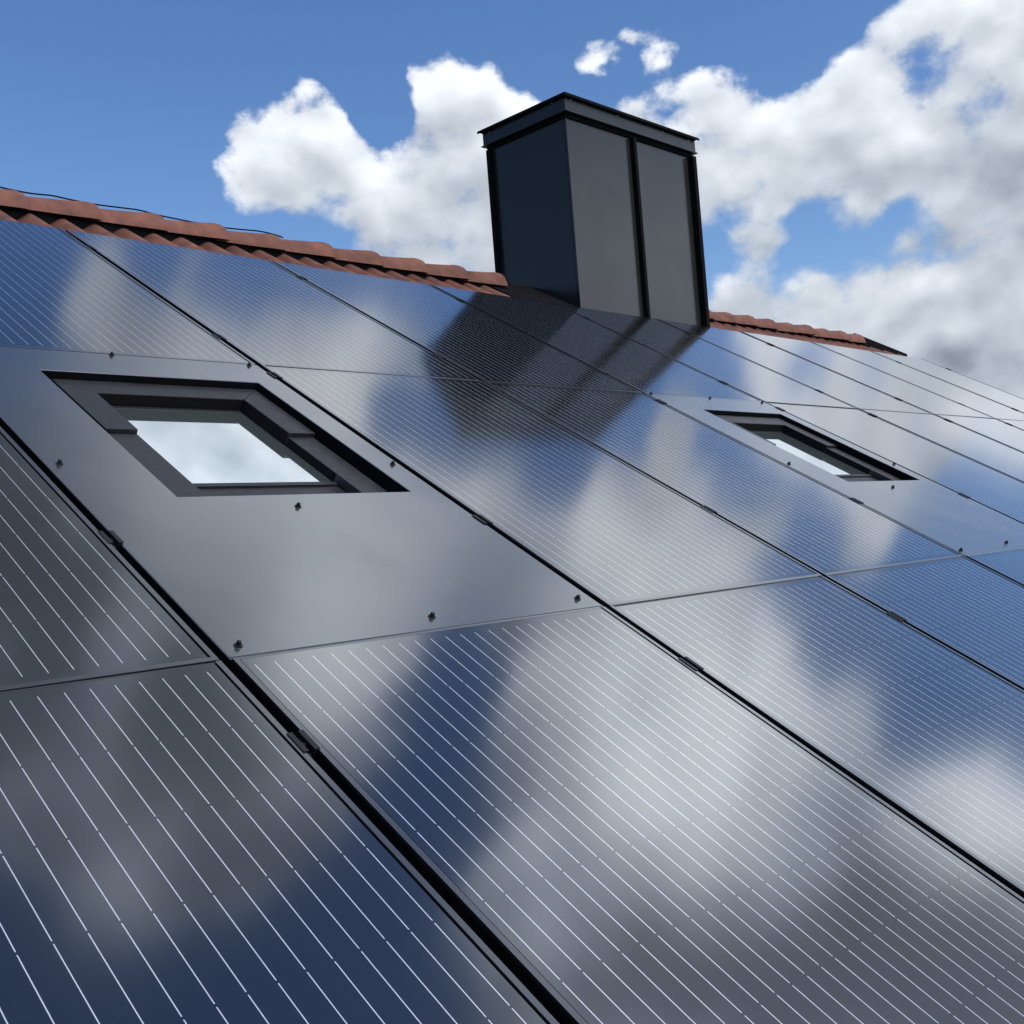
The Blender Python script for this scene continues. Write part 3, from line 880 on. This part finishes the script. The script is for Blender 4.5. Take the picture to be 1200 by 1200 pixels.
def cover_plate(c, label):
    u0, v0 = P0 + c * PW + GAP, RT[2] + 0.002
    t = thing("cover_plate", label, "cover plate", on_roof(u0, v0), ROOF_ROT, "sheet metal plates round the skylights")
    du = (c - 1) * PW
    me_b = plate_mesh(P0 + PW + GAP, v0)
    me_b.build("sheet", M_PLATE, t)
    x0, x1, y0, y1 = HU0 - P0 - PW - GAP, HU1 - P0 - PW - GAP, HV0 - v0, HV1 - v0
    wl = lambda d, zz: [(x0 - d, y0 - d, zz), (x1 + d, y0 - d, zz), (x1 + d, y1 + d, zz), (x0 - d, y1 + d, zz)]
    MB().loft([wl(0.0005, -0.0012), wl(0.0005, -0.075), wl(0.004, -0.075), wl(0.004, -0.0012)], True).build("shaded_upstand", M_BLACK, t)  # opening walls set black, with their shade put into the colour
    q = lambda d, zz: [(d - 0.002, d, zz), (W_P + 0.002 - d, d, zz), (W_P + 0.002 - d, PL - d, zz), (d - 0.002, PL - d, zz)]
    MB().loft([q(0.0008, -0.0034), q(0.0008, -0.036), q(0.02, -0.036), q(0.02, -0.0034)], True).build("edge_fold", M_BLACK, t)
    # folded bead along the lower edge
    MB().box(0.0, W_P, 0.004, 0.0075, -0.001, 0.0022).build("bead", M_PLATE, t)
    for bc, bv in BOLTS:
        link("screw", bolt_me, t, ((P0 + (1 + bc) * PW) - (P0 + PW + GAP), bv - v0, 0.0008), (0, 0, crng.uniform(0, 1)))
    return t


cover_plate(1, "large satin black plate with screws round the nearer skylight")
cover_plate(4, "pale reflecting satin plate with screws round the farther skylight on the right")


def skylight(c, label):
    du = (c - 1) * PW
    ou, ov = HU0, HV0
    t = thing("skylight", label, "skylight", on_roof(ou + du, ov), ROOF_ROT, "skylights set in the solar roof")
    X = lambda u: u - ou
    Y = lambda v: v - ov
    o0, o1, i0, i1 = X(1.275), X(1.913), X(1.361), X(1.821)
    vt, vi, vs, vb = Y(2.866), Y(2.773), Y(2.514), Y(2.085)
    zt, zl, zg = -0.020, -0.033, -0.060
    # mitred top cover and two upper side covers
    j = 0.0008
    b = MB()
    b.loft([[(o0 + j, vt, z), (o1 - j, vt, z), (i1 - j, vi, z), (i0 + j, vi, z)] for z in (zg - 0.01, zt)], True, True)
    b.build("top_cover", M_HOOD, t, 0.0015)
    for s in (0, 1):
        if s == 0:
            q = [(o0, vt - j), (i0, vi - j), (i0, vs), (o0, vs)]
        else:
            q = [(i1, vi - j), (o1, vt - j), (o1, vs), (i1, vs)]
        b = MB()
        b.loft([[(a, c_, z) for a, c_ in q] for z in (zg - 0.01, zt)], True, True)
        b.build("side_cover", M_HOOD, t, 0.0015)
        b = MB()
        w0, w1 = (o0 + 0.006, i0) if s == 0 else (i1, o1 - 0.004)
        b.box(w0, w1, vb, vs - 0.0015, zg - 0.01, zl)
        b.build("lower_cover", M_LOWER, t, 0.0012)
    b = MB()
    b.box(i0 + 0.001, i1 - 0.001, vb, Y(2.238), zg - 0.02, zg - 0.002)
    b.box(i0 + 0.001, i1 - 0.001, Y(2.238) + 0.001, Y(2.258), zg - 0.02, zg + 0.004)
    b.build("bottom_bar", M_HOOD, t, 0.001)
    b = MB()
    b.box(i0 + 0.0012, i1 - 0.0012, Y(2.2595), vi - 0.001, zg - 0.02, zg)
    b.build("pane", M_PANE, t)
    b = MB()
    e = 0.0012  # added black linings paint the recess's shade onto the covers' inner walls
    b.box(i0 + 0.0003, i0 + e - 0.0002, vs + 0.002, vi - e, zg + 0.0002, zt - 0.003)
    b.build("shade_lining", M_BLACK, t)
    b = MB()
    b.box(i1 - e + 0.0002, i1 - 0.0003, vs + 0.002, vi - e, zg + 0.0002, zt - 0.003)
    b.build("shade_lining", M_BLACK, t)
    b = MB()
    b.box(i0 + e, i1 - e, vi - e + 0.0002, vi - 0.0003, zg + 0.0045, zt - 0.003)
    b.build("shade_lining", M_BLACK, t)
    b = MB()
    b.box(i1 - e + 0.0002, i1 - 0.0003, Y(2.262), vs - 0.003, zg + 0.0002, zl - 0.002)
    b.build("shade_lining", M_BLACK, t)
    # thin spacer round the glass
    b = MB()
    b.box(i0 + 0.0012, i1 - 0.0012, vi - 0.006, vi - 0.0012, zg + 0.0003, zg + 0.004)
    b.build("gasket", M_CLAMP, t)
    b = MB()
    b.box(o0 + 0.01, o1 - 0.01, vb + 0.01, vt - 0.01, -0.118, zg - 0.021)
    b.build("casing", M_BLACK, t)
    return t


skylight(1, "nearer skylight with dark grey frame and bright reflecting pane, on the left")
skylight(4, "farther skylight with dark grey frame, below the chimney's right side")

# ------------------------------------------------------------------ chimney
CX0, CX1, CY0, CY1 = 5.364, 6.718, 4.084, 4.785
CZT = 3.610
CZB = 2.10
ch = thing("chimney", "tall box chimney clad in dark metal sheets with a flat capped top", "chimney", (CX0 + 0.004, CY0, CZB), (0, -0.004, 0))
L = lambda x, y, z: (x - CX0, y - CY0, z - CZB)


def cbox(b, x0, x1, y0, y1, z0, z1):
    b.box(x0 - CX0, x1 - CX0, y0 - CY0, y1 - CY0, z0 - CZB, z1 - CZB)
    return b


XS = 6.028           # front seam
cbox(MB(), CX0 + 0.0015, XS - 0.001, CY0, CY0 + 0.02, CZB, CZT).build("front_sheet", M_CHIM, ch)
cbox(MB(), XS + 0.001, CX1 - 0.0015, CY0 + 0.001, CY0 + 0.02, CZB, CZT).build("front_sheet", M_CHIM, ch)
cbox(MB(), CX0, CX0 + 0.02, CY0 + 0.0215, CY1 - 0.0215, CZB, CZT).build("side_sheet", M_CHIM, ch)
cbox(MB(), CX1 - 0.02, CX1, CY0 + 0.0215, CY1 - 0.0215, CZB, CZT).build("side_sheet", M_CHIM, ch)
cbox(MB(), CX0 + 0.0015, CX1 - 0.0015, CY1 - 0.02, CY1, CZB, CZT).build("back_sheet", M_CHIM, ch)
# standing seams
cbox(MB(), XS - 0.014, XS + 0.014, CY0 - 0.036, CY0 - 0.0005, CZB, CZT - 0.036).build("standing_seam", M_BLACK, ch, 0.002)
cbox(MB(), CX1 - 0.034, CX1 + 0.006, CY0 - 0.046, CY0 - 0.0005, CZB, CZT - 0.036).build("standing_seam", M_BLACK, ch, 0.002)
cbox(MB(), CX0 - 0.030, CX0 - 0.0005, CY1 - 0.030, CY1 + 0.008, CZB, CZT - 0.036).build("standing_seam", M_BLACK, ch, 0.002)
cbox(MB(), CX0 - 0.0045, CX0 + 0.003, CY0 - 0.0045, CY0 + 0.004, CZB, CZT - 0.036).build("corner_seam", M_CHIM, ch, 0.001)
# black band under the cap, the overhang's shade put in as colour
b = MB()
cbox(b, CX0 - 0.012, CX1 + 0.006, CY0 - 0.012, CY1 + 0.012, CZT - 0.034, CZT - 0.001)
b.build("shade_band", M_BLACK, ch)
# cap: fascia with a small drip lip below and a projecting top sheet
OV = 0.028
cap = cbox(MB(), CX0 - OV, CX1 + OV, CY0 - OV, CY1 + OV, CZT, CZT + 0.098).build("cap", M_CHIM, ch)
b = MB()
cbox(b, CX0 - OV - 0.012, CX1 + OV + 0.012, CY0 - OV - 0.012, CY1 + OV + 0.012, CZT - 0.006, CZT - 0.0005)
b.build("drip_edge", M_CHIM, cap)
b = MB()
cbox(b, CX0 - OV - 0.026, CX1 + OV + 0.024, CY0 - OV - 0.026, CY1 + OV + 0.026, CZT + 0.0985, CZT + 0.104)
cbox(b, CX0 - OV - 0.026, CX1 + OV + 0.024, CY0 - OV - 0.026, CY0 - OV - 0.024, CZT + 0.086, CZT + 0.0983)
cbox(b, CX0 - OV - 0.026, CX0 - OV - 0.024, CY0 - OV - 0.0235, CY1 + OV + 0.026, CZT + 0.086, CZT + 0.0983)
b.build("top_sheet", M_BLACK, cap)
M_RIVET, nt, p = principled("steel_rivet", (0.55, 0.55, 0.55), 0.3, metallic=1.0)
riv_me = MB().cyl(0, 0, 0, 0.004, 0.005, 0.003, 10).mesh("rivet", M_RIVET)
for x in (CX0 + 0.03, CX0 + 0.50, CX0 + 1.0, CX1 - 0.05):
    link("rivet", riv_me, cap, L(x, CY0 - OV, CZT + 0.078), (R(90), 0, 0))
for y in (CY0 + 0.08, CY1 - 0.03):
    link("rivet", riv_me, cap, L(CX0 - OV, y, CZT + 0.078), (0, R(-90), 0))
# dark flashing where the chimney meets the roof
b = MB()


def flash(u0, u1, va, vb, h):
    pts = []
    for hh in (h - 0.012, h):
        pts.append([L(*on_roof(u0, va, hh)), L(*on_roof(u1, va, hh)), L(*on_roof(u1, vb, hh)), L(*on_roof(u0, vb, hh))])
    b.loft(pts, True, True)


flash(4.80, CX0 - 0.001, 4.697, 5.13, -0.010)
b.build("flashing", M_BLACK, ch)
b = MB()
flash(CX1 + 0.001, CX1 + 0.06, 4.698, 5.06, -0.006)
b.build("flashing", M_BLACK, ch)

# ------------------------------------------------------------------ loose cable lying along the ridge
cu = [(0.9, 2.635), (1.3, 2.628), (1.6, 2.615), (1.80, 2.612), (1.95, 2.600), (2.06, 2.598), (2.15, 2.604), (2.24, 2.600), (2.36, 2.598), (2.50, 2.604),
      (2.57, 2.606), (2.68, 2.597), (2.85, 2.592), (3.0, 2.590), (3.12, 2.596), (3.24, 2.604), (3.34, 2.598), (3.385, 2.590)]
pts = []
for i in range(len(cu) - 1):
    q = [cu[max(0, i - 1)], cu[i], cu[i + 1], cu[min(len(cu) - 1, i + 2)]]
    for k in range(6):
        t = k / 6
        f = lambda c: 0.5 * (2 * q[1][c] + (q[2][c] - q[0][c]) * t + (2 * q[0][c] - 5 * q[1][c] + 4 * q[2][c] - q[3][c]) * t * t
                             + (3 * q[1][c] - q[0][c] - 3 * q[2][c] + q[3][c]) * t ** 3)
        pts.append((f(0), f(1)))
rings = [[(x, RIDGE_Y + 0.02 + 0.0036 * math.cos(a), z + 0.004 + 0.0036 * math.sin(a)) for a in (0, 1.047, 2.094, 3.142, 4.189, 5.236)] for x, z in pts]
cable = MB().loft(rings, True, True).build("cable", M_BLACK, None, 0, True)
tag(cable, "thin black cable lying loosely along the top of the red ridge tiles", "cable")
